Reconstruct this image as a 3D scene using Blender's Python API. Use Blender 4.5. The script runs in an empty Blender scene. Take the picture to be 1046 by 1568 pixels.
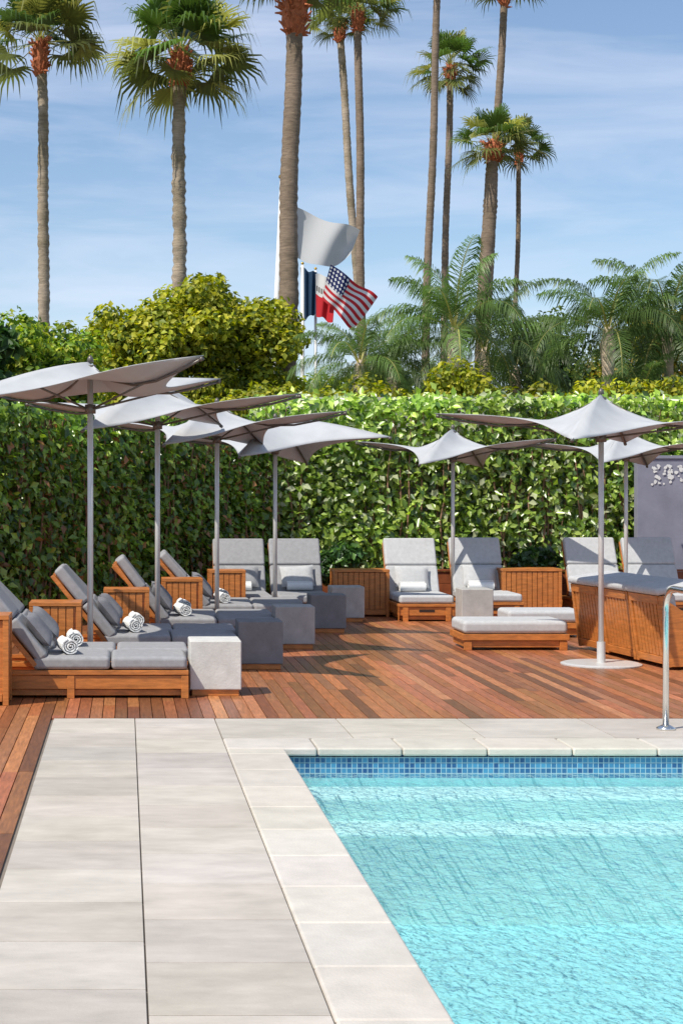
import bpy, math, random
import numpy as np
from mathutils import Vector, Matrix, noise
random.seed(7); rng=np.random.default_rng(7)
S=bpy.context.scene
S.view_settings.view_transform='Standard'
S.view_settings.look='None'
S.view_settings.exposure=0
C=S.collection

# ---------------------------------------------------------------- materials
def newmat(name):
    m=bpy.data.materials.new(name); m.use_nodes=True
    nt=m.node_tree; nt.nodes.clear()
    out=nt.nodes.new('ShaderNodeOutputMaterial')
    return m,nt,out
def N(nt,t,**k):
    n=nt.nodes.new(t)
    for a,b in k.items():
        if a.startswith('_'): setattr(n,a[1:],b)
        else: n.inputs[a.replace('__',' ')].default_value=b
    return n
def ramp(nt,fac,stops):
    r=nt.nodes.new('ShaderNodeValToRGB')
    el=r.color_ramp.elements
    while len(el)<len(stops): el.new(.5)
    for e,(p,c) in zip(el,stops):
        e.position=p; e.color=(c[0],c[1],c[2],1)
    nt.links.new(fac,r.inputs[0]); return r
def simple(name,col,rough=.6,var=.15,scale=6,bump=.0,bscale=60,metal=0,stretch=(1,1,1),attr=False,spec=.5,big=0):
    m,nt,out=newmat(name); L=nt.links.new
    b=N(nt,'ShaderNodeBsdfPrincipled',Roughness=rough,Metallic=metal)
    b.inputs['Specular IOR Level'].default_value=spec
    tc=N(nt,'ShaderNodeTexCoord'); mp=N(nt,'ShaderNodeMapping'); mp.inputs['Scale'].default_value=stretch
    L(tc.outputs['Object'],mp.inputs[0])
    nz=N(nt,'ShaderNodeTexNoise',Scale=scale,Detail=6,Roughness=.65); L(mp.outputs[0],nz.inputs['Vector'])
    r=ramp(nt,nz.outputs['Fac'],[(.3,[c*(1-var) for c in col]),(.7,[min(1,c*(1+var)) for c in col])])
    src=r.outputs[0]
    if attr:
        at=N(nt,'ShaderNodeAttribute',_attribute_name='Col')
        mx=N(nt,'ShaderNodeMix',_data_type='RGBA',_blend_type='MULTIPLY'); mx.inputs[0].default_value=1
        L(src,mx.inputs[6]); L(at.outputs['Color'],mx.inputs[7]); src=mx.outputs[2]
    if big:
        n3=N(nt,'ShaderNodeTexNoise',Scale=1.1,Detail=5,Roughness=.6); L(tc.outputs['Object'],n3.inputs['Vector'])
        r3=ramp(nt,n3.outputs['Fac'],[(.35,(1-big,1-big,1-big*1.2)),(.65,(1,1,1))])
        mx=N(nt,'ShaderNodeMix',_data_type='RGBA',_blend_type='MULTIPLY'); mx.inputs[0].default_value=1
        L(src,mx.inputs[6]); L(r3.outputs[0],mx.inputs[7]); src=mx.outputs[2]
    L(src,b.inputs['Base Color'])
    if bump>0:
        n2=N(nt,'ShaderNodeTexNoise',Scale=bscale,Detail=4); L(mp.outputs[0],n2.inputs['Vector'])
        bp=N(nt,'ShaderNodeBump',Strength=bump,Distance=.01); L(n2.outputs['Fac'],bp.inputs['Height']); L(bp.outputs[0],b.inputs['Normal'])
    L(b.outputs[0],out.inputs[0]); return m
def leafmat(name,rough=.4,trans=.3,spec=.5):
    m,nt,out=newmat(name); L=nt.links.new
    at=N(nt,'ShaderNodeAttribute',_attribute_name='Col')
    b=N(nt,'ShaderNodeBsdfPrincipled',Roughness=rough); b.inputs['Specular IOR Level'].default_value=spec
    t=N(nt,'ShaderNodeBsdfTranslucent')
    mx=N(nt,'ShaderNodeMixShader',Fac=trans)
    g=N(nt,'ShaderNodeHueSaturation',Saturation=1.1,Value=1.6); L(at.outputs['Color'],g.inputs['Color'])
    L(at.outputs['Color'],b.inputs['Base Color']); L(g.outputs[0],t.inputs['Color'])
    L(b.outputs[0],mx.inputs[1]); L(t.outputs[0],mx.inputs[2]); L(mx.outputs[0],out.inputs[0]); return m

M={}
M['stone']=simple('limestone_tile',(.52,.475,.425),.55,.15,3.0,.15,90,stretch=(1,2.2,1),attr=True,big=.13)
M['coping']=simple('limestone_coping',(.61,.57,.51),.55,.11,5,.2,80,attr=True,big=.09)
M['grout']=simple('grout',(.20,.17,.14),.9)
M['deck']=simple('teak_deck',(.36,.128,.048),.36,.40,9,.15,60,stretch=(6,.5,1),attr=True,big=.12)
M['under']=simple('deck_shadow_gap',(.03,.015,.01),.9)
M['teak']=simple('teak_furniture',(.52,.18,.042),.38,.35,7,.1,40,stretch=(1,1,6),big=.15)
M['teakd']=simple('teak_dark',(.24,.07,.025),.5,.3,7)
M['fabric']=simple('outdoor_fabric_shaded',(.32,.32,.33),.9,.12,20,.3,250,spec=.2,big=.06)  # same cloth as the light fabric, umbrella shade put into its colour
M['fabricd']=simple('outdoor_fabric_charcoal',(.21,.21,.225),.9,.12,20,.3,250,spec=.2)
M['fabricl']=simple('outdoor_fabric_light',(.50,.505,.51),.9,.10,20,.3,250,spec=.2,big=.06)
M['towel']=simple('white_towel',(.80,.80,.78),.95,.06,30,.6,200,spec=.1)
M['concl']=simple('cast_stone_light',(.60,.59,.56),.8,.12,8,.2,60,big=.1)
M['concm']=simple('cast_stone_mid',(.42,.41,.39),.8,.14,8,.2,60,big=.1)
M['concd']=simple('cast_stone_dark',(.21,.21,.215),.8,.14,8,.2,60,big=.1)
M['metal']=simple('brushed_aluminium',(.62,.61,.59),.4,.06,20,metal=.25)
M['dmetal']=simple('dark_bronze_metal',(.14,.125,.11),.4,.1,20,metal=.4)
M['chrome']=simple('stainless_steel',(.75,.75,.73),.18,.03,20,metal=1)
M['gold']=simple('gold_finial',(.7,.45,.1),.3,.05,20,metal=1)
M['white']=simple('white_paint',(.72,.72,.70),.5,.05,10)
M['wall']=simple('stucco_wall',(.38,.39,.37),.9,.25,4,.3,40)
M['cap']=simple('wall_cap',(.62,.60,.55),.8,.1,4,big=.25)
M['bluewall']=simple('slate_blue_wall',(.24,.245,.31),.85,.12,3,.2,30,big=.1)
M['ground']=simple('soil_ground',(.12,.10,.06),.95,.3,.5,.3,10)
M['bark']=simple('palm_bark',(.25,.185,.135),.9,.4,4,.9,14,stretch=(1,1,6),big=.3)
M['bark2']=simple('palm_bark_light',(.42,.34,.26),.9,.4,4,.9,14,stretch=(1,1,6),big=.5)
M['bark3']=simple('palm_trunk_tan',(.60,.48,.36),.9,.3,4,.6,14,stretch=(1,1,6),big=.3)
M['boots']=simple('palm_boots',(.42,.13,.055),.9,.45,9,.8,25)
M['trunk']=simple('tree_bark',(.13,.09,.06),.95,.3,8,.6,30,stretch=(1,1,.3))
M['stem']=simple('vine_stem',(.28,.16,.10),.9,.3,8)
M['leaf']=leafmat('glossy_leaf',.30,.34,.7)
M['tleaf']=leafmat('tree_leaf',.5,.35,.3)
M['palm']=leafmat('palm_frond',.42,.3,.5)

def canopymat():
    m,nt,out=newmat('umbrella_canvas'); L=nt.links.new
    tc=N(nt,'ShaderNodeTexCoord'); nz=N(nt,'ShaderNodeTexNoise',Scale=5,Detail=5); L(tc.outputs['Object'],nz.inputs['Vector'])
    r=ramp(nt,nz.outputs['Fac'],[(.3,(.52,.535,.55)),(.7,(.59,.605,.62))])
    b=N(nt,'ShaderNodeBsdfPrincipled',Roughness=.85); L(r.outputs[0],b.inputs['Base Color'])
    t=N(nt,'ShaderNodeBsdfTranslucent',Color=(.27,.295,.335,1))
    mx=N(nt,'ShaderNodeMixShader',Fac=.20); L(b.outputs[0],mx.inputs[1]); L(t.outputs[0],mx.inputs[2]); L(mx.outputs[0],out.inputs[0]); return m
M['canvas']=canopymat()

def watermat():
    m,nt,out=newmat('pool_water'); L=nt.links.new
    tc=N(nt,'ShaderNodeTexCoord')
    mp=N(nt,'ShaderNodeMapping'); mp.inputs['Scale'].default_value=(1.0,.6,1); mp.inputs['Rotation'].default_value=(0,0,.45)
    L(tc.outputs['Object'],mp.inputs[0])
    n1=N(nt,'ShaderNodeTexNoise',Scale=26,Detail=3,Roughness=.5,Distortion=.5); L(mp.outputs[0],n1.inputs['Vector'])
    n2=N(nt,'ShaderNodeTexNoise',Scale=8,Detail=2,Distortion=.4); L(mp.outputs[0],n2.inputs['Vector'])
    ad=N(nt,'ShaderNodeMath',_operation='MULTIPLY_ADD'); L(n2.outputs['Fac'],ad.inputs[0]); ad.inputs[1].default_value=1.3; L(n1.outputs['Fac'],ad.inputs[2])
    bp=N(nt,'ShaderNodeBump',Strength=1.0,Distance=.0185); L(ad.outputs[0],bp.inputs['Height'])
    fr=N(nt,'ShaderNodeFresnel',IOR=1.34); L(bp.outputs[0],fr.inputs['Normal'])
    gl=N(nt,'ShaderNodeBsdfGlossy',Roughness=.05,Color=(1,1,1,1)); L(bp.outputs[0],gl.inputs['Normal'])
    tr=N(nt,'ShaderNodeBsdfTransparent',Color=(.91,.98,.985,1))
    mx=N(nt,'ShaderNodeMixShader'); L(fr.outputs[0],mx.inputs[0]); L(tr.outputs[0],mx.inputs[1]); L(gl.outputs[0],mx.inputs[2])
    L(mx.outputs[0],out.inputs[0]); return m
M['water']=watermat()
M['plaster']=simple('pool_plaster',(.32,.665,.70),.8,.06,5)  # faint noise mottling in the colour stands in for caustic shimmer
M['plasterw']=simple('pool_step_plaster',(.54,.79,.78),.8,.05,5)
def mosaic():
    m,nt,out=newmat('blue_mosaic_tile'); L=nt.links.new
    tc=N(nt,'ShaderNodeTexCoord'); sp=N(nt,'ShaderNodeSeparateXYZ'); cb=N(nt,'ShaderNodeCombineXYZ')
    L(tc.outputs['Object'],sp.inputs[0]); 
    a=N(nt,'ShaderNodeMath',_operation='ADD'); L(sp.outputs[0],a.inputs[0]); L(sp.outputs[1],a.inputs[1])
    L(a.outputs[0],cb.inputs[0]); L(sp.outputs[2],cb.inputs[1])
    br=N(nt,'ShaderNodeTexBrick',Scale=1.0); br.offset=0
    br.inputs['Brick Width'].default_value=.034; br.inputs['Row Height'].default_value=.034; br.inputs['Mortar Size'].default_value=.0024
    br.inputs['Color1'].default_value=(.015,.08,.22,1); br.inputs['Color2'].default_value=(.06,.26,.44,1); br.inputs['Mortar'].default_value=(.35,.5,.55,1)
    L(cb.outputs[0],br.inputs['Vector'])
    b=N(nt,'ShaderNodeBsdfPrincipled',Roughness=.2); L(br.outputs[0],b.inputs['Base Color']); L(b.outputs[0],out.inputs[0]); return m
M['mosaic']=mosaic()
def math_(nt,op,a,b=None):
    n=nt.nodes.new('ShaderNodeMath'); n.operation=op
    for i,v in enumerate((a,b)):
        if v is None: continue
        if isinstance(v,(int,float)): n.inputs[i].default_value=v
        else: nt.links.new(v,n.inputs[i])
    return n.outputs[0]
def mixc(nt,f,a,b):
    n=nt.nodes.new('ShaderNodeMix'); n.data_type='RGBA'; nt.links.new(f,n.inputs[0])
    for i,v in ((6,a),(7,b)):
        if isinstance(v,tuple): n.inputs[i].default_value=(*v,1)
        else: nt.links.new(v,n.inputs[i])
    return n.outputs[2]
def flagmat(kind):
    m,nt,out=newmat(kind+'_flag_cloth'); L=nt.links.new
    uv=N(nt,'ShaderNodeUVMap'); sp=N(nt,'ShaderNodeSeparateXYZ'); L(uv.outputs[0],sp.inputs[0]); u,v=sp.outputs[0],sp.outputs[1]
    if kind=='us':
        st=math_(nt,'GREATER_THAN',math_(nt,'FRACT',math_(nt,'MULTIPLY',v,6.5)),.5)
        c=mixc(nt,st,(.55,.02,.03),(.75,.75,.75))
        can=math_(nt,'MULTIPLY',math_(nt,'LESS_THAN',u,.42),math_(nt,'GREATER_THAN',v,.46))
        fu=math_(nt,'ABSOLUTE',math_(nt,'SUBTRACT',math_(nt,'FRACT',math_(nt,'MULTIPLY',u,14.3)),.5))
        fv=math_(nt,'ABSOLUTE',math_(nt,'SUBTRACT',math_(nt,'FRACT',math_(nt,'MULTIPLY',v,9.2)),.5))
        star=math_(nt,'LESS_THAN',math_(nt,'ADD',fu,fv),.36)
        c=mixc(nt,can,c,mixc(nt,star,(.01,.02,.11),(.75,.75,.75)))
    elif kind=='state':
        lo=math_(nt,'LESS_THAN',v,.5)
        c=mixc(nt,lo,(.75,.74,.72),(.6,.02,.03))
        t=math_(nt,'MULTIPLY',math_(nt,'MULTIPLY',math_(nt,'GREATER_THAN',v,.58),math_(nt,'LESS_THAN',v,.70)),math_(nt,'GREATER_THAN',math_(nt,'FRACT',math_(nt,'MULTIPLY',u,9)),.4))
        c=mixc(nt,t,c,(.08,.06,.05))
    b=N(nt,'ShaderNodeBsdfPrincipled',Roughness=.8); t=N(nt,'ShaderNodeBsdfTranslucent')
    if kind in('us','state'): L(c,b.inputs['Base Color']); L(c,t.inputs['Color'])
    else:
        col={'white':(.58,.59,.60,1),'blue':(.02,.06,.12,1)}[kind]
        b.inputs['Base Color'].default_value=col; t.inputs['Color'].default_value=col
    mx=N(nt,'ShaderNodeMixShader',Fac=.3); L(b.outputs[0],mx.inputs[1]); L(t.outputs[0],mx.inputs[2]); L(mx.outputs[0],out.inputs[0]); return m

# ---------------------------------------------------------------- builders
def link(o,parent=None):
    C.objects.link(o)
    if parent: o.parent=parent
    return o
def empty(name,loc=(0,0,0),rz=0):
    o=bpy.data.objects.new(name,None); o.location=loc; o.rotation_euler=(0,0,rz); o.empty_display_size=.2
    return link(o)
class MB:
    def __init__(s): s.v=[]; s.f=[]; s.c=[]
    def add(s,vs,fs,col=None):
        k=len(s.v); s.v+= [tuple(p) for p in vs]; s.f+=[tuple(i+k for i in f) for f in fs]
        s.c+= [col or (1,1,1)]*len(vs)
    def box(s,x0,x1,y0,y1,z0,z1,col=None,mat=None):
        vs=[Vector((x,y,z)) for z in (z0,z1) for y in (y0,y1) for x in (x0,x1)]
        if mat is not None: vs=[mat@p for p in vs]
        s.add(vs,[(0,2,3,1),(4,5,7,6),(0,1,5,4),(2,6,7,3),(0,4,6,2),(1,3,7,5)],col)
    def tube(s,path,rad,n=12,col=None,cap=True):
        path=[Vector(p) for p in path]; vs=[]; fs=[]
        if isinstance(rad,(int,float)): rad=[rad]*len(path)
        for i,p in enumerate(path):
            d=(path[min(i+1,len(path)-1)]-path[max(i-1,0)]).normalized()
            ref=Vector((1,0,0)) if abs(d.z)>.93 else Vector((0,0,1))
            if i: a=(pa-d*pa.dot(d)).normalized()
            else: a=d.cross(ref).normalized()
            b=d.cross(a); pa=a
            for k in range(n):
                t=2*math.pi*k/n; vs.append(p+(a*math.cos(t)+b*math.sin(t))*rad[i])
        for i in range(len(path)-1):
            for k in range(n):
                fs.append((i*n+k,i*n+(k+1)%n,(i+1)*n+(k+1)%n,(i+1)*n+k))
        if cap: fs+=[tuple(range(n))[::-1],tuple((len(path)-1)*n+k for k in range(n))]
        s.add(vs,fs,col)
    def obj(s,name,mat,parent=None,bevel=0,seg=2,smooth=False,sub=0,color=False):
        me=bpy.data.meshes.new(name); me.from_pydata(s.v,[],s.f); me.update()
        if color:
            a=me.color_attributes.new('Col','FLOAT_COLOR','POINT')
            a.data.foreach_set('color',np.hstack([np.array(s.c,dtype=np.float32),np.ones((len(s.c),1),np.float32)]).ravel())
        me.materials.append(mat)
        if smooth or bevel: me.polygons.foreach_set('use_smooth',[True]*len(me.polygons))
        o=bpy.data.objects.new(name,me); link(o,parent)
        if bevel:
            b=o.modifiers.new('b','BEVEL'); b.width=bevel; b.segments=seg; b.limit_method='ANGLE'; b.harden_normals=True
        return o

def quadcloud(name,V,F,Cc,mat,parent=None):
    me=bpy.data.meshes.new(name)
    me.vertices.add(len(V)); me.vertices.foreach_set('co',V.astype(np.float32).ravel())
    nf,k=F.shape
    me.loops.add(nf*k); me.loops.foreach_set('vertex_index',F.astype(np.int32).ravel())
    me.polygons.add(nf); me.polygons.foreach_set('loop_start',np.arange(0,nf*k,k,dtype=np.int32)); me.polygons.foreach_set('loop_total',np.full(nf,k,np.int32))
    me.update(calc_edges=True)
    a=me.color_attributes.new('Col','FLOAT_COLOR','POINT')
    a.data.foreach_set('color',np.hstack([Cc,np.ones((len(Cc),1))]).astype(np.float32).ravel())
    me.materials.append(mat)
    o=bpy.data.objects.new(name,me); return link(o,parent)
def nrm(a): return a/np.maximum(np.linalg.norm(a,axis=1,keepdims=True),1e-6)
def leaves(name,P,Nn,size,cols,mat,parent=None,asp=.30,jit=.8,droop=0.):
    n=len(P); nn=nrm(Nn+rng.normal(0,jit,(n,3)))
    u=rng.normal(0,1,(n,3)); u[:,2]-=droop; u=nrm(u-nn*np.sum(u*nn,1,keepdims=True)); v=np.cross(nn,u)
    L=(size*rng.uniform(.6,1.3,n))[:,None]; w=L*asp
    a=P; b=P+u*L*.45+v*w+nn*L*.12; c=P+u*L-nn*L*.08; d=P+u*L*.45-v*w+nn*L*.12
    V=np.stack([a,b,c,d],1).reshape(-1,3); i=np.arange(n)*4
    F=np.concatenate([np.stack([i,i+1,i+2],1),np.stack([i,i+2,i+3],1)])
    return quadcloud(name,V,F,np.repeat(cols,4,0),mat,parent)
def palette(n,cols,w=None,clump=None,var=.25):
    cols=np.array(cols); k=rng.choice(len(cols),n,p=w); c=cols[k]*rng.uniform(1-var,1+var,(n,1))
    return c

# ---------------------------------------------------------------- camera, sun, sky
cam=bpy.data.cameras.new('camera'); co=bpy.data.objects.new('camera',cam); C.objects.link(co)
co.location=(0,0,1.65); co.rotation_euler=(math.radians(90),0,0)
cam.lens=57.4; cam.sensor_width=36; cam.shift_x=.211; cam.shift_y=-.0185; cam.clip_end=6000; cam.clip_start=.05
S.camera=co
sd=Vector((.53,.40,-.89)).normalized()
sl=bpy.data.lights.new('sun','SUN'); sl.energy=5.0; sl.angle=math.radians(.5); sl.color=(1,.94,.84)
so=bpy.data.objects.new('sun',sl); so.rotation_euler=sd.to_track_quat('-Z','Y').to_euler(); so.location=(-10,-5,20); C.objects.link(so)
w=bpy.data.worlds.new('World'); S.world=w; w.use_nodes=True; nt=w.node_tree; nt.nodes.clear(); L=nt.links.new
sky=nt.nodes.new('ShaderNodeTexSky'); sky.sky_type='NISHITA'; sky.sun_disc=False
sky.sun_elevation=math.asin(-sd.z); sky.sun_rotation=math.atan2(-sd.x,-sd.y); sky.air_density=1.0; sky.dust_density=.4; sky.ozone_density=3.0
tc=N(nt,'ShaderNodeTexCoord'); mp=N(nt,'ShaderNodeMapping'); mp.inputs['Scale'].default_value=(2.0,2.0,13); mp.inputs['Rotation'].default_value=(0,math.radians(9),.3)
L(tc.outputs['Generated'],mp.inputs[0])
nz=N(nt,'ShaderNodeTexNoise',Scale=1.7,Detail=9,Roughness=.58,Distortion=.5); L(mp.outputs[0],nz.inputs['Vector'])
cr=ramp(nt,nz.outputs['Fac'],[(.40,(.03,.03,.03)),(.78,(.66,.66,.66))])
mx=nt.nodes.new('ShaderNodeMix'); mx.data_type='RGBA'; L(cr.outputs[0],mx.inputs[0]); L(sky.outputs[0],mx.inputs[6]); mx.inputs[7].default_value=(6.2,6.6,7.8,1)
bg=N(nt,'ShaderNodeBackground',Strength=.14); L(mx.outputs[2],bg.inputs[0]); wo=nt.nodes.new('ShaderNodeOutputWorld'); L(bg.outputs[0],wo.inputs[0])

# ---------------------------------------------------------------- ground with pool opening
PX0,PX1,PY0,PY1=1.005,12.0,-3.0,10.60
g=MB(); B=2500
xs=[-B,PX0+.01,PX1-.02,B]; ys=[-B,PY0+.02,PY1-.02,B]
for i in range(3):
    for j in range(3):
        if i==1 and j==1: continue
        g.add([(xs[i],ys[j],-.06),(xs[i+1],ys[j],-.06),(xs[i+1],ys[j+1],-.06),(xs[i],ys[j+1],-.06)],[(0,1,2,3)])
g.obj('ground',M['ground'])

# pool
pool=empty('swimming_pool')
b=MB()
b.add([(PX0,PY0,-1.15),(PX1,PY0,-1.15),(PX1,PY1,-.95),(PX0,PY1,-.95)],[(0,1,2,3)])
for (xa,ya,xb,yb) in((PX0,PY0,PX0,PY1),(PX1,PY0,PX1,PY1),(PX0,PY0,PX1,PY0),(PX0,PY1,PX1,PY1)):
    b.add([(xa,ya,-1.3),(xb,yb,-1.3),(xb,yb,-.2),(xa,ya,-.2)],[(0,1,2,3)])
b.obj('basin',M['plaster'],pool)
b=MB()
for k,(y,z) in enumerate([(10.22,-.25),(9.86,-.40)]):
    b.box(PX0+.003,PX1-.003,y,PY1-.004-.002*k,-1.28,z)
b.obj('entry_steps',M['plasterw'],pool,bevel=.03)
b=MB()
for (xa,ya,xb,yb) in((PX0,PY0,PX0,PY1),(PX1,PY0,PX1,PY1),(PX0,PY0,PX1,PY0),(PX0,PY1,PX1,PY1)):
    b.add([(xa,ya,-.2),(xb,yb,-.2),(xb,yb,-.02),(xa,ya,-.02)],[(0,1,2,3)])
b.obj('waterline_tiles',M['mosaic'],pool)
b=MB()
b.add([(PX0,PY0,-.172),(PX1,PY0,-.172),(PX1,PY1,-.172),(PX0,PY1,-.172)],[(0,1,2,3)])
b.obj('water',M['water'],pool)
b=MB(); 
def rc(a=.08):
    k=random.uniform(1-a,1+a); return (k,k*random.uniform(.98,1.01),k*random.uniform(.95,1.0))
xx=1.246
b.box(.657,1.241,10.57,11.0,-.055,.0,rc())
while xx<12.2:
    b.box(xx,xx+.547,10.57,11.0,-.055,.0,rc()); xx+=.55
b.obj('coping_far',M['coping'],pool,bevel=.016,seg=3,color=True)
b=MB(); y=-3.0
while y<10.5:
    y2=min(y+.58,10.566); b.box(.657,1.03,y,y2-.005,-.055,.0,rc()); y+=.58
b.obj('coping_side',M['coping'],pool,bevel=.014,seg=3,color=True)

# stone paving
b=MB(); pav=empty('stone_paving')
for (xa,xb) in((-.52,.071),(.075,.652)):
    y=11.955; k=0
    while y>-2:
        d=.58
        if k==0: d=.73 if xa<0 else .42
        b.box(xa,xb-.002,y-d+.008,y,-.04,0,rc(.10)); y-=d; k+=1
xx=.657
while xx<13:
    b.box(xx,min(xx+.879,13),11.005,11.955,-.04,-.001,rc(.08)); xx+=.885
b.obj('pavers',M['stone'],pav,bevel=.002,seg=1,color=True)
b=MB(); b.add([(-.55,-2.3,-.012),(.99,-2.3,-.012),(.99,11.96,-.012),(-.55,11.96,-.012)],[(0,1,2,3)]); b.add([(.99,10.7,-.012),(13,10.7,-.012),(13,11.96,-.012),(.99,11.96,-.012)],[(0,1,2,3)])
b.obj('grout_bed',M['grout'],pav)

# wooden deck
dk=empty('wooden_deck'); b=MB()
def board(x0,x1,y0,y1):
    y=y0-random.uniform(0,2.5)
    while y<y1:
        l=random.uniform(1.6,3.6); a=max(y,y0); e=min(y+l,y1)
        if e-a>.03:
            k=random.choice([.52,.7,.85,1,1.05,1.2,1.45]); gq=random.uniform(.93,1.2)
            b.box(x0,x1,a+.002,e-.002,-.03,random.uniform(-.001,.001),(k,k*gq,k*gq*random.uniform(.9,1.3)))
        y+=l
xx=-9.0
while xx<14:
    y0=11.975
    if xx+.088<-.54: y0=-2
    board(xx,xx+.087,y0,25.2); xx+=.093
b.obj('boards',M['deck'],dk,color=True)
b=MB(); b.add([(-9,-2,-.035),(-.53,-2,-.035),(-.53,25.3,-.035),(-9,25.3,-.035)],[(0,1,2,3)]); b.add([(-.53,11.96,-.035),(14,11.96,-.035),(14,25.3,-.035),(-.53,25.3,-.035)],[(0,1,2,3)])
b.obj('gap_shade_sheet',M['under'],dk)  # flat near-black sheet, shade between the boards put into its colour

# ---------------------------------------------------------------- furniture
def pillow(parent,mtx,wd=.44,hh=.3,th=.12,mat=None):
    b=MB(); n=12; vs=[]; fs=[]
    for sgn in (1,-1):
        for i in range(n+1):
            for j in range(n+1):
                u=2*i/n-1; v=2*j/n-1
                t=th*.5*((1-u**4)*(1-v**4))**.6*sgn
                vs.append(mtx@Vector((u*wd/2*(1-.06*(1-v*v)),v*hh/2*(1-.06*(1-u*u)),t)))
        o=(n+1)**2*(0 if sgn==1 else 1)
        for i in range(n):
            for j in range(n):
                q=[o+i*(n+1)+j,o+(i+1)*(n+1)+j,o+(i+1)*(n+1)+j+1,o+i*(n+1)+j+1]
                fs.append(tuple(q if sgn==1 else q[::-1]))
    b.add(vs,fs); b.obj('pillow',mat or M['fabric'],parent,smooth=True)
def towel(parent,c,ang,length=.34,r=.075):
    b=MB(); d=Vector((math.cos(ang),math.sin(ang),0)); s=Vector((-d.y,d.x,0)); c=Vector(c); vs=[];fs=[]
    K=64; turns=3.2; th=.012
    for i in range(K+1):
        t=i/K; a=t*turns*2*math.pi; rr=.012+(r-.012)*t
        for q in (0,1):
            rq=rr-(th if q else 0)
            for e in (-1,1):
                off=d*(length/2*e+random.uniform(-.003,.003))
                vs.append(c+off+s*(rq*math.cos(a))+Vector((0,0,rq*math.sin(a)*.92)))
    for i in range(K):
        o=i*4; p=o+4
        fs+=[(o,o+1,p+1,p),(o+2,p+2,p+3,o+3),(o,p,p+2,o+2),(o+1,o+3,p+3,p+1)]
    fs+=[(4*K,4*K+1,4*K+3,4*K+2)]
    b.add(vs,fs); b.obj('rolled_towel',M['towel'],parent)
def lounger(loc,rz,fab,back=50,w=.68,tw=True,pil=True,name='sun_lounger',seat=1.25,towang=1.2,pilmat=None,L0=1.95):
    e=empty(name,loc,rz); h=w/2
    b=MB()
    b.box(-L0+.05,-.05,-h+.05,h-.05,.02,.07)
    b.box(-L0,-.02,-h+.015,-h+.04,.075,.185); b.box(-L0,-.02,h-.04,h-.015,.075,.185)
    b.box(-.045,-.02,-h+.04,h-.04,.075,.185); b.box(-L0,-L0+.025,-h+.04,h-.04,.075,.185)
    b.box(-L0,0,-h,-h+.07,.19,.225); b.box(-L0,0,h-.07,h,.19,.225)
    b.box(-.07,0,-h+.07,h-.07,.19,.225)
    for xq in(-.06,-L0+.0,-L0*.5):
        b.box(xq,xq+.06,-h+.005,-h+.012,.0,.187); b.box(xq,xq+.06,h-.012,h-.005,.0,.187)
    for yq in (-h+.06,h-.13): b.box(-.018,-.006,yq,yq+.07,0,.187)
    xq=-seat
    while xq<-.1: b.box(xq,xq+.06,-h+.07,h-.07,.195,.22); xq+=.09
    b.obj('frame',M['teak'],e,bevel=.004,seg=1)
    b=MB(); b.box(-.0175,-.0165,-.10,.10,.12,.15); b.obj('handle_slot_shade',M['under'],e)  # thin dark plate on the panel, recess shade put into its colour
    b=MB(); m=seat*.5
    b.box(-m+.004,-.01,-h+.02,h-.02,.228,.335); b.box(-seat,-m-.004,-h+.02,h-.02,.228,.335)
    b.obj('seat_cushion',fab,e,bevel=.035,seg=4)
    R=Matrix.Translation((-seat+.02,0,.26))@Matrix.Rotation(math.radians(back),4,'Y')
    b=MB(); b.box(-.82,-.41,-h+.02,h-.02,.03,.13,mat=R); b.box(-.405,0,-h+.02,h-.02,.03,.13,mat=R); b.obj('back_cushion',fab,e,bevel=.03,seg=4)
    b=MB(); b.box(-.80,0,-h+.02,-h+.07,-.02,.02,mat=R); b.box(-.80,0,h-.07,h-.02,-.02,.02,mat=R)
    yq=-h+.09
    while yq<h-.1: b.box(-.78,-.02,yq,yq+.05,-.015,.012,mat=R); yq+=.08
    R2=R@Matrix.Translation((-.5,0,-.02)); p=R2@Vector((0,0,0))
    for yq in(-h+.1,h-.1): b.tube([(p.x,yq,p.z),(p.x-.12,yq,.2)],.012,8)
    b.obj('backrest_frame',M['teak'],e,bevel=.003,seg=1)
    if pil:
        mt=R@Matrix.Translation((-.20,random.uniform(-.03,.03),.185))@Matrix.Rotation(math.pi/2+random.uniform(-.08,.08),4,'Z')
        pillow(e,mt,wd=.46,hh=.32,mat=pilmat or fab)
    if tw: towel(e,(-seat+.27,random.uniform(-.05,.05),.335+.066),towang)
    return e
def side_table(loc,s=.42,h=.45,mat=None,rz=0):
    e=empty('stone_side_table',loc,rz); q=s/2
    b=MB(); b.box(-q+.02,q-.02,-q+.02,q-.02,0,.05); b.obj('base',M['teak'],e,bevel=.003,seg=1)
    b=MB(); b.box(-q,q,-q,q,.05,h); b.obj('block',mat,e,bevel=.012,seg=3)
def wood_box(loc,sx,sy,h,name='wooden_side_table',slat=.07):
    e=empty(name,loc); b=MB()
    b.box(0,sx,0,sy,h-.035,h)
    b.box(.03,sx-.03,.03,sy-.03,.03,h-.04)
    for x_ in (0.0,sx-.05):
        for y_ in(0.0,sy-.05): b.box(x_+.002,x_+.048,y_+.002,y_+.048,0,h-.037)
    b.box(.052,sx-.052,.006,.03,.03,.09)
    x_=.055
    while x_<sx-.06-slat*.5:
        b.box(x_,min(x_+slat-.008,sx-.055),.012,.029,.093,h-.04); x_+=slat
    y_=.055
    while y_<sy-.06-slat*.5:
        b.box(sx-.03+.001,sx-.012,y_,min(y_+slat-.008,sy-.055),.03,h-.04)
        b.box(.012,.029,y_,min(y_+slat-.008,sy-.055),.03,h-.04); y_+=slat
    b.obj('slatted_cabinet',M['teak'],e,bevel=.003,seg=1)
    return e

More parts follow.
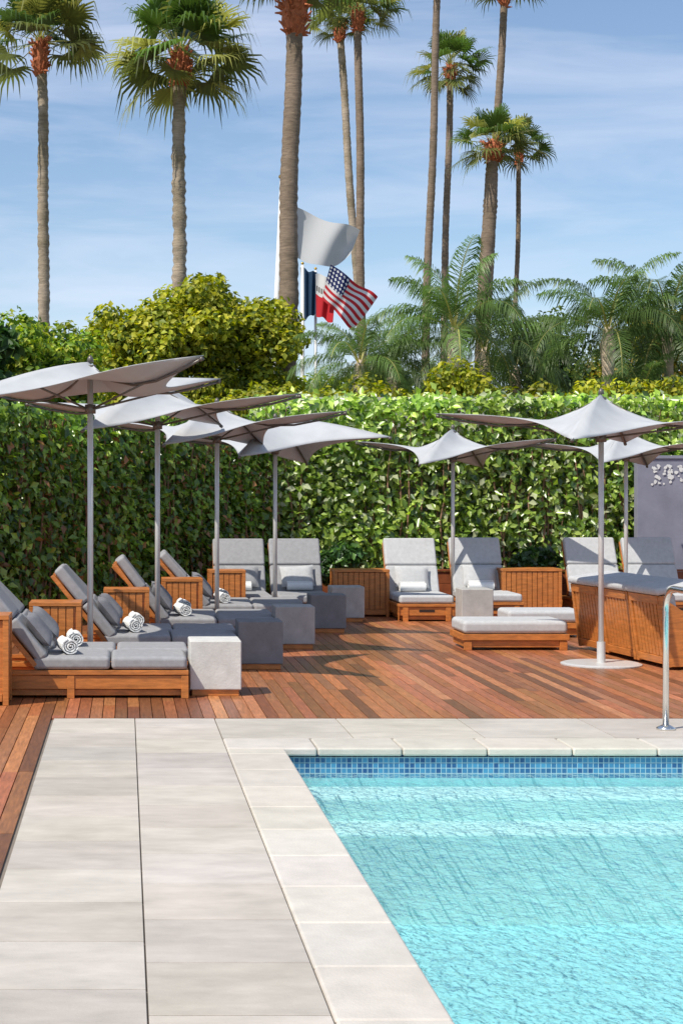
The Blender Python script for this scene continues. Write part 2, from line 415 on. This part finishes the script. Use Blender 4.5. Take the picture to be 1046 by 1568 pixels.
tm=[M['concl'],M['concd'],M['concm'],M['concd']]
for i in range(4):
    fx=.51+.545*i; fy=13.1+2.05*i
    lounger((fx,fy+.34,0),0,M['fabric'],back=50+random.uniform(-3,3),pilmat=M['fabricd'],towang=1.75)
    lounger((fx+.04,fy+.34+.71,0),0,M['fabric'],back=46+random.uniform(-3,3),pilmat=M['fabricd'],towang=1.65)
    side_table((.735+.53*i+(.07 if i==3 else 0),13.47+2.0*i,0),mat=tm[i])
    wood_box((-.86+.64*i,14.62+2.03*i,0),.47,.42,.67)
wood_box((-1.33,12.66,0),.43,.40,.70)
side_table((2.85,21.1,0),mat=M['concm'])
lounger((1.55,20.9,0),-math.pi/2,M['fabric'],back=60,w=.74,towang=1.57)
lounger((2.32,20.95,0),-math.pi/2,M['fabric'],back=60,w=.74,towang=1.57,pilmat=M['fabricl'])
lounger((3.87,20.95,0),-math.pi/2,M['fabricl'],back=62,w=.74,towang=1.57,seat=1.1,L0=1.6)
lounger((4.82,21.25,0),-math.pi/2,M['fabricl'],back=62,w=.74,towang=1.57,seat=1.1,L0=1.6)
lounger((6.42,21.3,0),-math.pi/2,M['fabricl'],back=62,w=.74,tw=False,pil=False,seat=1.1,L0=1.6)
lounger((7.22,21.3,0),-math.pi/2,M['fabricl'],back=62,w=.74,tw=False,pil=False,seat=1.1,L0=1.6)
side_table((4.43,20.75,0),s=.40,h=.44,mat=M['concm'])
wood_box((2.78,21.75,0),.74,.45,.63,name='slatted_wooden_planter')
wood_box((5.08,22.0,0),.80,.45,.63,name='slatted_wooden_planter')
def ottoman(loc,l=1.12,w=.68):
    e=empty('cushioned_ottoman',loc); b=MB()
    b.box(.03,l-.03,.03,w-.03,.03,.10); b.box(0,l,0,.04,.105,.17); b.box(0,l,w-.04,w,.105,.17); b.box(0,.04,.042,w-.042,.105,.17); b.box(l-.04,l,.042,w-.042,.105,.17)
    for x_ in (0.02,l-.1): b.box(x_,x_+.08,.01,.06,0,.10)
    b.obj('frame',M['teak'],e,bevel=.004,seg=1)
    b=MB(); b.box(.01,l-.01,.01,w-.01,.172,.31); b.obj('cushion',M['fabricl'],e,bevel=.045,seg=4)
ottoman((3.53,17.1,0)); ottoman((4.35,18.6,0),l=.9,w=.6)
def back_lounger(loc,rz):
    e=empty('slatted_back_lounger',loc,rz); w=.72; h=w/2
    R=Matrix.Rotation(math.radians(-8),4,'Y'); b=MB()
    b.box(-.03,.03,-h,-h+.05,.03,.70,mat=R); b.box(-.03,.03,h-.05,h,.03,.70,mat=R)
    b.box(-.034,.034,-h+.052,h-.052,.62,.70,mat=R); b.box(-.034,.034,-h+.052,h-.052,.05,.12,mat=R)
    y_=-h+.056
    while y_<h-.08: b.box(-.022,.006,y_,y_+.058,.122,.618,mat=R); y_+=.075
    for yy in(-h+.003,h-.043):
        vs=[(-.0,yy,.03),(1.9,yy,.03),(1.9,yy,.22),(.55,yy,.26),(-.07,yy,.66)]
        n=len(vs); v2=[(a,bb+.035,c) for a,bb,c in vs]
        b.add(vs+v2,[tuple(range(n)),tuple(range(2*n-1,n-1,-1))]+[(i,(i+1)%n,n+(i+1)%n,n+i)[::-1] for i in range(n)])
    x_=.1
    while x_<1.8: b.box(x_,x_+.07,-h+.04,h-.045,.16,.20); x_+=.1
    b.obj('frame',M['teak'],e,bevel=.003,seg=1)
    b=MB(); b.box(.012,.02,-h+.05,h-.05,.10,.64,mat=R); b.obj('backing',M['teakd'],e)
    b=MB(); b.box(-.06,.42,-h-.004,h+.004,.705,.78,mat=R); b.box(.05,.15,-h+.05,h-.05,.22,.70,mat=R); b.box(.15,1.85,-h+.05,h-.05,.205,.33)
    b.obj('cushion',M['fabricl'],e,bevel=.035,seg=4)
for k in range(3):
    back_lounger((5.05-.08*k,15.55+.735*k,0),math.radians(6))

# ---------------------------------------------------------------- umbrellas
def umbrella(loc,zp,R,rot,hs,base=True,name='patio_umbrella',r=.026):
    e=empty(name,loc); cs=[]
    if len(hs)==2: hs=[hs[0],hs[1],hs[0],hs[1]]
    for k in range(4):
        a=rot+k*math.pi/2
        cs.append(Vector((R*math.cos(a),R*math.sin(a),hs[k])))
    P=Vector((0,0,zp)); b=MB(); n=16
    def pt(ci,cj,s,t):
        E=ci.lerp(cj,t); q=4*t*(1-t); q2=q**.85
        both=ci.z>zp-.2 and cj.z>zp-.2
        E=Vector((E.x*(1-.38*q2),E.y*(1-.38*q2),E.z+(-.16 if both else .03)*q))
        p=P.lerp(E,s)
        zt=lambda c:(-.20 if c.z>(zp-.25) else .05)*math.sin(math.pi*s**.8)
        p.z+= zt(ci)*(1-t)+zt(cj)*t
        return p
    for k in range(4):
        ci,cj=cs[k],cs[(k+1)%4]; vs=[];fs=[]
        for i in range(n+1):
            for j in range(n+1): vs.append(pt(ci,cj,i/n*.995+.005,j/n))
        for i in range(n):
            for j in range(n): fs.append((i*(n+1)+j,(i+1)*(n+1)+j,(i+1)*(n+1)+j+1,i*(n+1)+j+1))
        b.add(vs,fs)
    o=b.obj('canopy',M['canvas'],e,smooth=True)
    so_=o.modifiers.new('so','SOLIDIFY'); so_.thickness=.005; so_.offset=-1
    mt=M['metal']
    b=MB(); b.tube([(0,0,.04),(0,0,zp-.04)],r,16); b.obj('pole',mt,e,smooth=True)
    b=MB(); hub=zp-.42
    b.tube([(0,0,hub-.04),(0,0,hub+.04)],.05,14); b.tube([(0,0,zp-.10),(0,0,zp-.03)],.05,14); b.tube([(0,0,zp),(0,0,zp+.035),(0,0,zp+.06)],[.03,.025,.008],12)
    for k in range(4):
        c=cs[k]; pts=[]
        for s in [0.03,.2,.4,.6,.8,.97]:
            p=pt(cs[k],cs[(k+1)%4],s,0); pts.append(p-Vector((0,0,.022)))
        b.tube(pts,.012,8)
        b.tube([(c.x*.02,c.y*.02,hub),pts[3]*.5+pts[2]*.5],.010,8)
        b.tube([pts[-1],pts[-1]+(pts[-1]-pts[-2])*.12],.018,8)
    b.obj('ribs_and_struts',M['dmetal'],e,smooth=True)
    b=MB(); b.tube([(0,0,.001),(0,0,.012),(0,0,.022)],[.38,.38,.35],40); b.tube([(0,0,.022),(0,0,.22)],.04,16); b.obj('base_plate',mt,e)
    return e
d=math.radians
umbrella((-.31,14.58,0),2.82,1.55,d(-52),[2.78,2.74,2.62,2.42])
umbrella((.33,16.63,0),2.76,1.58,d(-28),[2.62,2.40,2.62,2.24])
umbrella((1.05,18.68,0),2.68,1.55,d(-25),[2.56,2.22,2.5,2.16])
umbrella((1.90,20.7,0),2.60,1.50,d(-22),[2.34,2.05,2.40,2.08])
umbrella((4.57,15.7,0),2.60,1.62,d(155),[2.45,2.12,2.36,2.18])
umbrella((4.48,22.35,0),2.53,1.42,d(-29),[2.38,2.02])
umbrella((6.80,22.2,0),2.54,1.42,d(-29),[2.36,2.04])

# pool handrail
e=empty('pool_handrail'); 
for k,X in enumerate((3.77,4.55)):
    b=MB(); pth=[(X,11.40,0),(X,11.40,.82)]
    for t in range(1,9):
        a=t/8*math.pi/2; pth.append((X,11.40-.17*(1-math.cos(a))*1.0,.82+.17*math.sin(a)))
    pth+=[(X,10.9,.99)]
    for t in range(1,9):
        a=t/8*math.pi/2*.8; pth.append((X,10.9-.3*math.sin(a),.99-.3*(1-math.cos(a))))
    pth+=[(X,10.35,.2),(X,10.3,-.3)]
    b.tube(pth,.022,14); b.tube([(X,11.4,.0),(X,11.4,.012),(X,11.4,.03)],[.065,.065,.03],20)
    b.obj('rail_%d'%(k+1),M['chrome'],e,smooth=True)

# ---------------------------------------------------------------- hedges / walls
def hedge(name,p0,p1,z0,z1,n,nclump,size,cols,wts,stems=30,lump=.17,back=M['wall'],backoff=.38,capz=None,r=.15,gl=.0):
    e=empty(name); p0=np.array(p0,float); p1=np.array(p1,float); dv=p1-p0; Ln=np.linalg.norm(dv); dv/=Ln
    nn=np.array([dv[1],-dv[0],0.])
    if nn[1]>0: nn=-nn
    dv3=np.array([dv[0],dv[1],0.]); P0=np.array([p0[0],p0[1],0.])
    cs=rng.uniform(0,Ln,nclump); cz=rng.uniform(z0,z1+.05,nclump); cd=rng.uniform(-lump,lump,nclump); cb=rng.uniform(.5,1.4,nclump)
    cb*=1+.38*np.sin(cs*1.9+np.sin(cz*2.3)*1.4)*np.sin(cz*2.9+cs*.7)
    k=rng.integers(0,nclump,n)
    s=cs[k]+rng.normal(0,r,n); z=cz[k]+rng.normal(0,r*1.2,n); dd=cd[k]+rng.normal(0,.07,n)
    z=np.where(z<z0-.05,z0+rng.uniform(0,.3,n),z); z=np.where(z>z1,z1+rng.normal(0,.05,n),z); s=np.clip(s,0,Ln)
    P=P0+dv3*s[:,None]+nn*dd[:,None]; P[:,2]=z
    hi=np.clip((z-(z1-.9))/.9,0,1)[:,None]*gl  # raises leaf colour towards the top, painting in bright glints
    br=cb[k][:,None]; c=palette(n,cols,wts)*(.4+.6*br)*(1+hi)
    up=np.tile(nn*.95+np.array([0,0,.6]),(n,1))
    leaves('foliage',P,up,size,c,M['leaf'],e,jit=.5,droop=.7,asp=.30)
    b=MB()
    for i in range(stems):
        s0=random.uniform(0,Ln); base=P0+dv3*s0+nn*random.uniform(-.1,.12); pts=[]; x=0
        for q in range(9):
            x+=random.uniform(-.07,.07); pp=base+dv3*x; pts.append((pp[0],pp[1],z0+(z1-z0)*.95*q/8))
        b.tube(pts,[.02-.0016*q for q in range(9)],6)
    b.obj('stems',M['stem'],e)
    bk=P0-nn*backoff; q=nn*-.12; a=bk; c_=bk+dv3*Ln
    b=MB(); zt=capz or z1-.1
    vs=[a,c_,c_+q,a+q]; vs=[(v[0],v[1],-.02) for v in vs]+[(v[0],v[1],zt) for v in vs]
    b.add(vs,[(0,1,5,4),(1,2,6,5),(2,3,7,6),(3,0,4,7),(4,5,6,7)]); b.obj('backing_wall',back,e)
    if capz:
        b=MB(); a=bk+nn*.04; c_=bk+dv3*Ln+nn*.04; q=nn*-.2; vs=[a,c_,c_+q,a+q]; vs=[(v[0],v[1],zt+.002) for v in vs]+[(v[0],v[1],zt+.05) for v in vs]
        b.add(vs,[(0,1,5,4),(1,2,6,5),(2,3,7,6),(3,0,4,7),(4,5,6,7)]); b.obj('wall_cap',M['cap'],e)
    return e
G=[(.18,.29,.045),(.28,.40,.055),(.40,.50,.11),(.06,.12,.025),(.56,.60,.36)]
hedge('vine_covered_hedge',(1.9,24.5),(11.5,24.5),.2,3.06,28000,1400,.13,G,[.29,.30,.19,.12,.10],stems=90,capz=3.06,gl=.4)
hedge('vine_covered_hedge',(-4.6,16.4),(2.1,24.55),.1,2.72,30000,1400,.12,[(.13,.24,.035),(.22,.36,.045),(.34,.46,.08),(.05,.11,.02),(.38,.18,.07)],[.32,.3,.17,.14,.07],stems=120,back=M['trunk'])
e=empty('slate_blue_wall'); b=MB(); b.box(7.5,12,23.95,24.1,-.02,2.15); b.box(7.48,12,23.93,24.12,2.153,2.2); b.obj('wall_panel',M['bluewall'],e,bevel=.005,seg=1)
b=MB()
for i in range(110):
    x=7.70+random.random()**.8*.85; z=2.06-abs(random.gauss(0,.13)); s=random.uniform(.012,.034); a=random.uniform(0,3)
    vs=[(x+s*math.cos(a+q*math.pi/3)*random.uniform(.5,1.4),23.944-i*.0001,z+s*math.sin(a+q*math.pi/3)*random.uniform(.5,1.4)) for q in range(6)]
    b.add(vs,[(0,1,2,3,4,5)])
b.obj('white_wall_blobs',M['white'],e)  # irregular flat white blobs scattered just in front of the wall
e=empty('wooden_planter_trough'); b=MB()
for z in (0.02,.19,.36): b.box(2.1,9,23.3,23.34,z,z+.165)
b.box(2.1,9,23.342,23.75,0,.5); b.box(2.08,9,23.28,23.36,.53,.56)
b.obj('trough',M['teakd'],e,bevel=.004,seg=1)

def shrub(name,c,r,n,size,cols,wts=None,mat=None):
    e=empty(name,c); nb=max(5,n//220)
    d=nrm(rng.normal(0,1,(nb,3))); cc=d*np.array(r)*rng.uniform(.35,.95,(nb,1)); cc[:,2]=np.abs(cc[:,2])*.9
    k=rng.integers(0,nb,n); cr=np.mean(r)*.38; dd=nrm(rng.normal(0,1,(n,3)))
    P=cc[k]+dd*cr*rng.uniform(.5,1.05,(n,1)); Nn=dd+np.array([0,0,.3])
    br=rng.uniform(.6,1.3,nb)[k][:,None]; c_=palette(n,cols,wts)*br
    leaves('foliage',P,Nn,size,c_,mat or M['tleaf'],e,jit=.5)
    b=MB()
    for i in range(6): 
        q=cc[i%nb]; b.tube([(0,0,-c[2]),(q[0]*.4,q[1]*.4,q[2]*.2),(q[0],q[1],q[2]*.9)],[.03,.02,.008],6)
    b.obj('stems',M['stem'],e); return e
DK=[(.03,.07,.02),(.05,.12,.03),(.10,.20,.04)]
shrub('potted_shrub',(3.1,22.9,.55),(.45,.2,.5),1500,.13,DK,mat=M['leaf'])
shrub('potted_shrub',(5.55,23.0,.55),(.5,.2,.45),1500,.13,DK,mat=M['leaf'])

def tree(name,x,y,zb,zt,rx,ry,n,size,cols,wts=None,nb=40,cr=.6,seed=1,tr=.14,asp=.3):
    e=empty(name,(x,y,0)); st=np.random.default_rng(seed)
    cz=(zb+zt)/2; rz=(zt-zb)/2
    d=nrm(st.normal(0,1,(nb,3))); cc=np.sign(d)*np.abs(d)**.75*np.array([rx,ry,rz])*st.uniform(.4,.88,(nb,1)); cc[:,2]+=cz
    rr=cr*st.uniform(.55,1.25,nb); k=st.choice(nb,n,p=rr**2/np.sum(rr**2)); dd=nrm(st.normal(0,1,(n,3)))
    P=cc[k]+dd*(rr[k]*st.uniform(.55,1.12,n))[:,None]*np.array([1,1,.8])
    Nn=dd+np.array([0,0,.45]); br=st.uniform(.7,1.25,nb)[k][:,None]
    c_=palette(n,cols,wts)*br
    leaves('foliage',P,Nn,size,c_,M['tleaf'],e,jit=.55,asp=asp)
    b=MB(); z1=zb+.1
    b.tube([(0,0,-.05),(.05,0,z1*.5),(0,.05,z1),(0,0,cz)],[tr,tr*.8,tr*.65,tr*.4],10)
    for i in range(min(nb,16)):
        q=cc[i]; b.tube([(0,0,z1*.8),(q[0]*.45,q[1]*.45,(z1+q[2])*.5),(q[0],q[1],q[2])],[tr*.4,tr*.25,tr*.08],6)
    b.obj('trunk_and_limbs',M['trunk'],e); return e
YG=[(.30,.34,.03),(.42,.42,.035),(.52,.49,.06),(.16,.21,.02),(.07,.11,.015)]
wy=[.3,.28,.15,.18,.09]
tree('ficus_tree',.25,35.5,2.2,6.15,1.0,1.1,16000,.14,YG,wy,80,.40,11,asp=.36)
tree('ficus_tree',1.35,36,2.2,6.5,1.2,1.2,19000,.14,YG,wy,95,.42,12,asp=.36)
tree('ficus_tree',2.65,37.0,2.2,7.0,1.25,1.2,20000,.14,YG,wy,95,.42,13,asp=.36)
MG=[(.18,.30,.03),(.30,.40,.04),(.42,.46,.06),(.07,.14,.02)]
tree('ficus_tree',-1.25,30,1.8,4.95,.85,.9,11000,.13,MG,None,60,.36,14)
tree('ficus_tree',-2.10,29,1.8,5.0,.85,.9,10000,.13,MG,None,55,.36,15)
tree('magnolia_tree',-2.35,27,2.0,5.25,.5,.8,1200,.25,DK,None,14,.30,21)
OG=[(.09,.15,.03),(.20,.25,.04),(.34,.32,.05),(.05,.09,.02),(.40,.27,.04)]
OD=[(.05,.10,.025),(.10,.16,.035),(.18,.22,.04),(.03,.06,.02)]
tree('olive_tree',9.7,38,2.4,6.1,1.2,1.2,7500,.14,OD,None,60,.36,16)
tree('olive_tree',12.4,38,2.4,6.3,1.7,1.2,12000,.14,OG,None,70,.40,17)
tree('olive_tree',7.4,41,2.4,5.3,1.6,1.2,8000,.14,OD,None,50,.40,18)
tree('olive_tree',11.0,40,2.4,5.2,1.3,1.2,7000,.14,OG,None,50,.38,22)
tree('olive_tree',5.4,40,2.4,4.8,1.5,1.2,7000,.14,MG,None,45,.4,19)
for i,(x,y,s) in enumerate([(2.4,26.0,.68),(3.4,26.3,.72),(4.4,26.1,.84),(5.4,26.2,.95),(6.5,26.4,.72),(7.7,26.2,.8),(8.8,26.4,.76),(9.9,26.2,.9),(11,26.3,.85),(1.3,26.2,.65)]):
    shrub('flowering_shrub',(x,y,2.72),(.95,.5,s*1.05),2800,.105,YG,wy)

# ---------------------------------------------------------------- palms
def fan_crown(e,c,R,n,seed,dark=1.0,seg=20,low=-30,wind=0.12):
    st=random.Random(seed); V=[];F=[];Cc=[]
    for i in range(n):
        t=(i+.5)/n; el=math.radians(80-(80-low)*t**.9+st.uniform(-10,10)); az=i*2.39996+st.uniform(-.25,.25)
        d=Vector((math.cos(el)*math.cos(az)+wind,math.cos(el)*math.sin(az),math.sin(el))).normalized()
        pl=R*st.uniform(.38,.58); bl=R*st.uniform(.38,.54)
        side=d.cross(Vector((0,0,1)));
        if side.length<.01: side=Vector((1,0,0))
        side.normalize(); side=(side+Vector((st.uniform(-.4,.4),st.uniform(-.4,.4),st.uniform(-.5,.5)))).normalized(); nn=side.cross(d).normalized()
        base=Vector(c); hub=base+d*pl-Vector((0,0,.10*pl))
        k=st.uniform(.5,1.25)*dark
        col=(.10*k,.18*k,.035*k) if t<.7 else (.15*k,.18*k,.045*k)
        if st.random()<.22: col=(.36*k,.37*k,.09*k)
        s0=len(V); w=.022*R/2
        V+=[base+side*w,base-side*w,hub-side*w*.6,hub+side*w*.6]; F.append((s0,s0+1,s0+2,s0+3)); Cc+=[(.34,.34,.10)]*4
        for j in range(seg):
            a=(j/(seg-1)-.5)*math.radians(215); dj=(d*math.cos(a)+side*math.sin(a)+nn*(.14*abs(math.sin(a)))).normalized()
            ll=bl*(1-.25*abs(a)/2.0)*st.uniform(.82,1.15); ww=bl*.042
            sj=dj.cross(nn).normalized()
            dr=st.uniform(.15,.6)
            m1=hub+dj*ll*.48; m2=hub+dj*ll*.76-Vector((0,0,ll*.08)); tp=hub+dj*ll*.92-Vector((0,0,ll*dr))
            s0=len(V); V+=[hub+sj*.004,hub-sj*.004,m1-sj*ww,m1+sj*ww,m2-sj*ww*.55,m2+sj*ww*.55,tp,tp+sj*.002]
            F+=[(s0,s0+1,s0+2,s0+3),(s0+3,s0+2,s0+4,s0+5),(s0+5,s0+4,s0+6,s0+7)]
            cj=st.uniform(.8,1.2); Cc+=[(col[0]*cj,col[1]*cj,col[2]*cj)]*8
    quadcloud('fronds',np.array([tuple(v) for v in V]),np.array(F),np.array(Cc),M['palm'],e)
def fan_palm(bx,y,tx,tz,r0,r1,R,n,seed,mat='bark',curve=0,name='fan_palm_tree',shag=0,low=-30,ring=.06,lift=.35,dark=1.,seg=20):
    e=empty(name,(bx,y,0)); st=random.Random(seed); b=MB(); pts=[];rad=[]
    K=int(tz/.11); wob=st.uniform(0,6)
    for i in range(K+1):
        t=i/K; pts.append(((tx-bx)*t+curve*math.sin(t*math.pi*1.7)+.03*math.sin(t*14+wob),.1*math.sin(t*3+seed),tz*t))
        r=r0+(r1-r0)*t; r*=1+ring*(i%2)+st.uniform(-.04,.04)+.05*math.sin(i*.9+wob)*(ring/.06-.6)
        if shag and t>.55: r*=1+shag*math.sin((t-.55)/.45*math.pi)*.8+st.uniform(0,.12)
        if t<.05: r*=1.25
        rad.append(r)
    b.tube(pts,rad,12); b.obj('trunk',M[mat],e,smooth=True)
    top=Vector(pts[-1]); b=MB(); q_=R/2.2
    for i in range(90):
        a=st.uniform(0,6.28); z=st.uniform(-.55,.35)*q_; rr=r1*(1.25+.9*(z/q_+.4)*.8); o=Vector((math.cos(a),math.sin(a),0))
        p=top+Vector((0,0,z))+o*rr*.7; q=p+o*r1*st.uniform(.6,1.5)+Vector((0,0,st.uniform(-.05,.3)*q_))
        b.tube([p,q],[.055*q_,.02*q_],5)
    b.tube([top-Vector((0,0,.55*q_)),top-Vector((0,0,.15)),top+Vector((0,0,.25)),top+Vector((0,0,.5))],[r1,r1*1.7,r1*1.5,r1*.3],10)
    b.obj('leaf_bases',M['boots'],e)
    fan_crown(e,top+Vector((0,0,lift*q_)),R,n,seed,low=low,dark=dark,seg=seg)
    return e
fan_palm(-1.94,45,-2.47,13.7,.17,.13,2.3,36,1,'bark2',curve=-.14,low=-14,ring=.12,seg=24)
fan_palm(1.40,42,1.34,12.6,.18,.15,2.35,44,2,'bark2',curve=-.05,low=-32,ring=.16,seg=24)
fan_palm(3.62,38,3.92,12.8,.25,.18,2.2,38,3,'bark',low=-8,lift=.9,seg=24)
fan_palm(11.4,75,9.84,22.9,.20,.16,2.2,28,4,'bark2',low=-20)
fan_palm(10.5,72,10.28,22.6,.20,.16,2.4,32,5,'bark',low=-20)
fan_palm(10.8,60,11.54,21.5,.16,.12,2.2,26,6,'bark')
fan_palm(15.0,78,15.5,21.7,.18,.15,2.35,38,7,'bark',low=-40,dark=.85)
fan_palm(15.0,70,16.2,23.0,.18,.15,2.3,30,8,'bark',low=-15)
fan_palm(14.2,68,15.3,15.9,.17,.21,2.1,36,9,'bark',shag=.45,low=-35)
fan_palm(16.4,70,16.9,16.2,.10,.10,1.9,20,10,'bark',low=-30,dark=.85)

def feather_palm(x,y,z,R,n,seed,k=1.0,up=80,low=-25,tr=.10):
    e=empty('feather_palm_tree',(x,y,0)); st=random.Random(seed); V=[];F=[];Cc=[]; b=MB()
    b.tube([(0,0,-.05),(.02,0,z*.5),(0,0,z-.7),(0,0,z-.2),(0,0,z+.1)],[tr*1.3,tr,tr*.9,tr*1.2,tr*.5],10); b.obj('trunk',M['bark3'],e,smooth=True)
    for i in range(n):
        t=(i+.5)/n; el=math.radians(up-(up-low)*t); az=i*2.39996
        h=Vector((math.cos(az),math.sin(az),0)); L_=R*st.uniform(.85,1.2); p=Vector((0,0,z)); K=26; side=Vector((-h.y,h.x,0)); kk=k*st.uniform(.7,1.3)
        for j in range(K):
            q=j/K; e1=el-(1.3+.5*math.cos(el))*q**1.5
            d=h*math.cos(e1)+Vector((0,0,math.sin(e1))); pn=p+d*L_/K*1.15
            s0=len(V); ww=.018*(1-q)+.004; V+=[p+side*ww,p-side*ww,pn-side*ww*.9,pn+side*ww*.9]; F.append((s0,s0+1,s0+2,s0+3)); Cc+=[(.32*kk,.30*kk,.09*kk)]*4
            if q>.12:
                ll=R*.30*math.sin(math.pi*min(1,.18+q*.85))**.6
                for sg in(1,-1):
                    for m in (0,.33,.66):
                        o=p.lerp(pn,m); dr=(side*sg*.75+d*.65+Vector((0,0,st.uniform(-.35,.25)))).normalized(); wv=d*.010*R/1.5
                        mid=o+dr*ll*.55; tip=o+dr*ll*.85-Vector((0,0,ll*st.uniform(.3,.7)))
                        s0=len(V); V+=[o-wv*.5,o+wv*.5,mid+wv,mid-wv,tip,tip+wv*.1]; F+=[(s0,s0+1,s0+2,s0+3),(s0+3,s0+2,s0+5,s0+4)]
                        c=st.uniform(.7,1.2)*kk; Cc+=[(.095*c,.16*c,.038*c)]*6
            p=pn
    quadcloud('fronds',np.array([tuple(v) for v in V]),np.array(F),np.array(Cc),M['palm'],e); return e
feather_palm(6.04,30,4.6,1.75,18,1,1.3,up=92,low=0,tr=.12)
feather_palm(8.86,30,4.6,1.6,18,2,1.1,low=-5,tr=.12)
feather_palm(4.3,30,4.0,1.3,16,3,1.2,low=-10)
feather_palm(5.4,33,4.2,1.4,16,4,.75)
feather_palm(7.25,33,4.5,1.8,18,5,.75,low=-20)
feather_palm(10.3,31,4.8,1.9,22,6,.9,low=-20)
feather_palm(8.1,34,4.2,1.5,15,7,.8)
feather_palm(9.5,30,3.5,1.1,14,8,1.2)

# ---------------------------------------------------------------- flags
def cloth(name,cor,mat,parent,amp=.12,waves=2.5,sag=0,ph=0):
    TL,TR,BR,BL=[Vector(c) for c in cor]; n=28; vs=[];fs=[];uv=[]
    for i in range(n+1):
        for j in range(n+1):
            u=i/n; v=j/n; p=(TL.lerp(TR,u)).lerp(BL.lerp(BR,u),v)
            p=p+Vector((0,amp*math.sin(u*waves*math.pi*2+v*2.2+ph)*(.3+.7*u),-sag*math.sin(math.pi*u)*(.25+.9*v)+.03*math.sin(u*9+v*4)))
            vs.append(p); uv.append((u,1-v))
    for i in range(n):
        for j in range(n): fs.append((i*(n+1)+j,i*(n+1)+j+1,(i+1)*(n+1)+j+1,(i+1)*(n+1)+j))
    me=bpy.data.meshes.new(name); me.from_pydata(vs,[],fs); ul=me.uv_layers.new(name='UVMap')
    for l in me.loops: ul.data[l.index].uv=uv[l.vertex_index]
    me.polygons.foreach_set('use_smooth',[True]*len(fs)); me.materials.append(mat)
    link(bpy.data.objects.new(name,me),parent)
def flagpole(name,x0,x1,z,y=40,r=.055,ball=.09):
    e=empty(name,(0,0,0)); b=MB(); b.tube([(x0,y,0),(x1,y,z)],[r*1.3,r*.8],12); b.obj('pole',M['white'],e,smooth=True)
    b=MB(); ps=[(x1,y,z+.01+2*ball*t/6) for t in range(7)]; b.tube(ps,[max(.005,ball*math.sin(math.pi*t/6)) for t in range(7)],12); b.obj('finial_ball',M['gold'],e,smooth=True); return e
e=flagpole('flagpole',3.42,3.84,9.3,r=.07)
e=flagpole('flagpole_with_white_flag',4.16,4.18,8.8,y=40.3,ball=.05)
cloth('white_flag',[(4.2,40.3,8.72),(5.78,40.1,8.12),(5.52,40,7.5),(4.25,40.3,7.5)],flagmat('white'),e,amp=.24,waves=1.1,sag=.26)
e=flagpole('flagpole_with_state_flags',4.32,4.32,7.2,y=39.8,r=.05,ball=.04)
cloth('blue_flag',[(4.26,39.8,7.15),(4.66,39.7,7.0),(4.66,39.7,6.05),(4.34,39.8,5.85)],flagmat('blue'),e,amp=.08)
cloth('state_flag',[(4.60,39.5,6.95),(5.08,39.4,6.85),(5.0,39.4,5.75),(4.62,39.5,5.95)],flagmat('state'),e,amp=.08,waves=1.5)
e=flagpole('flagpole_with_us_flag',4.66,4.66,7.1,y=40.0,r=.04,ball=.04)
cloth('us_flag',[(4.94,39.3,7.15),(6.06,39.2,6.35),(5.45,39.2,5.55),(4.74,39.3,6.35)],flagmat('us'),e,amp=.07,waves=2)
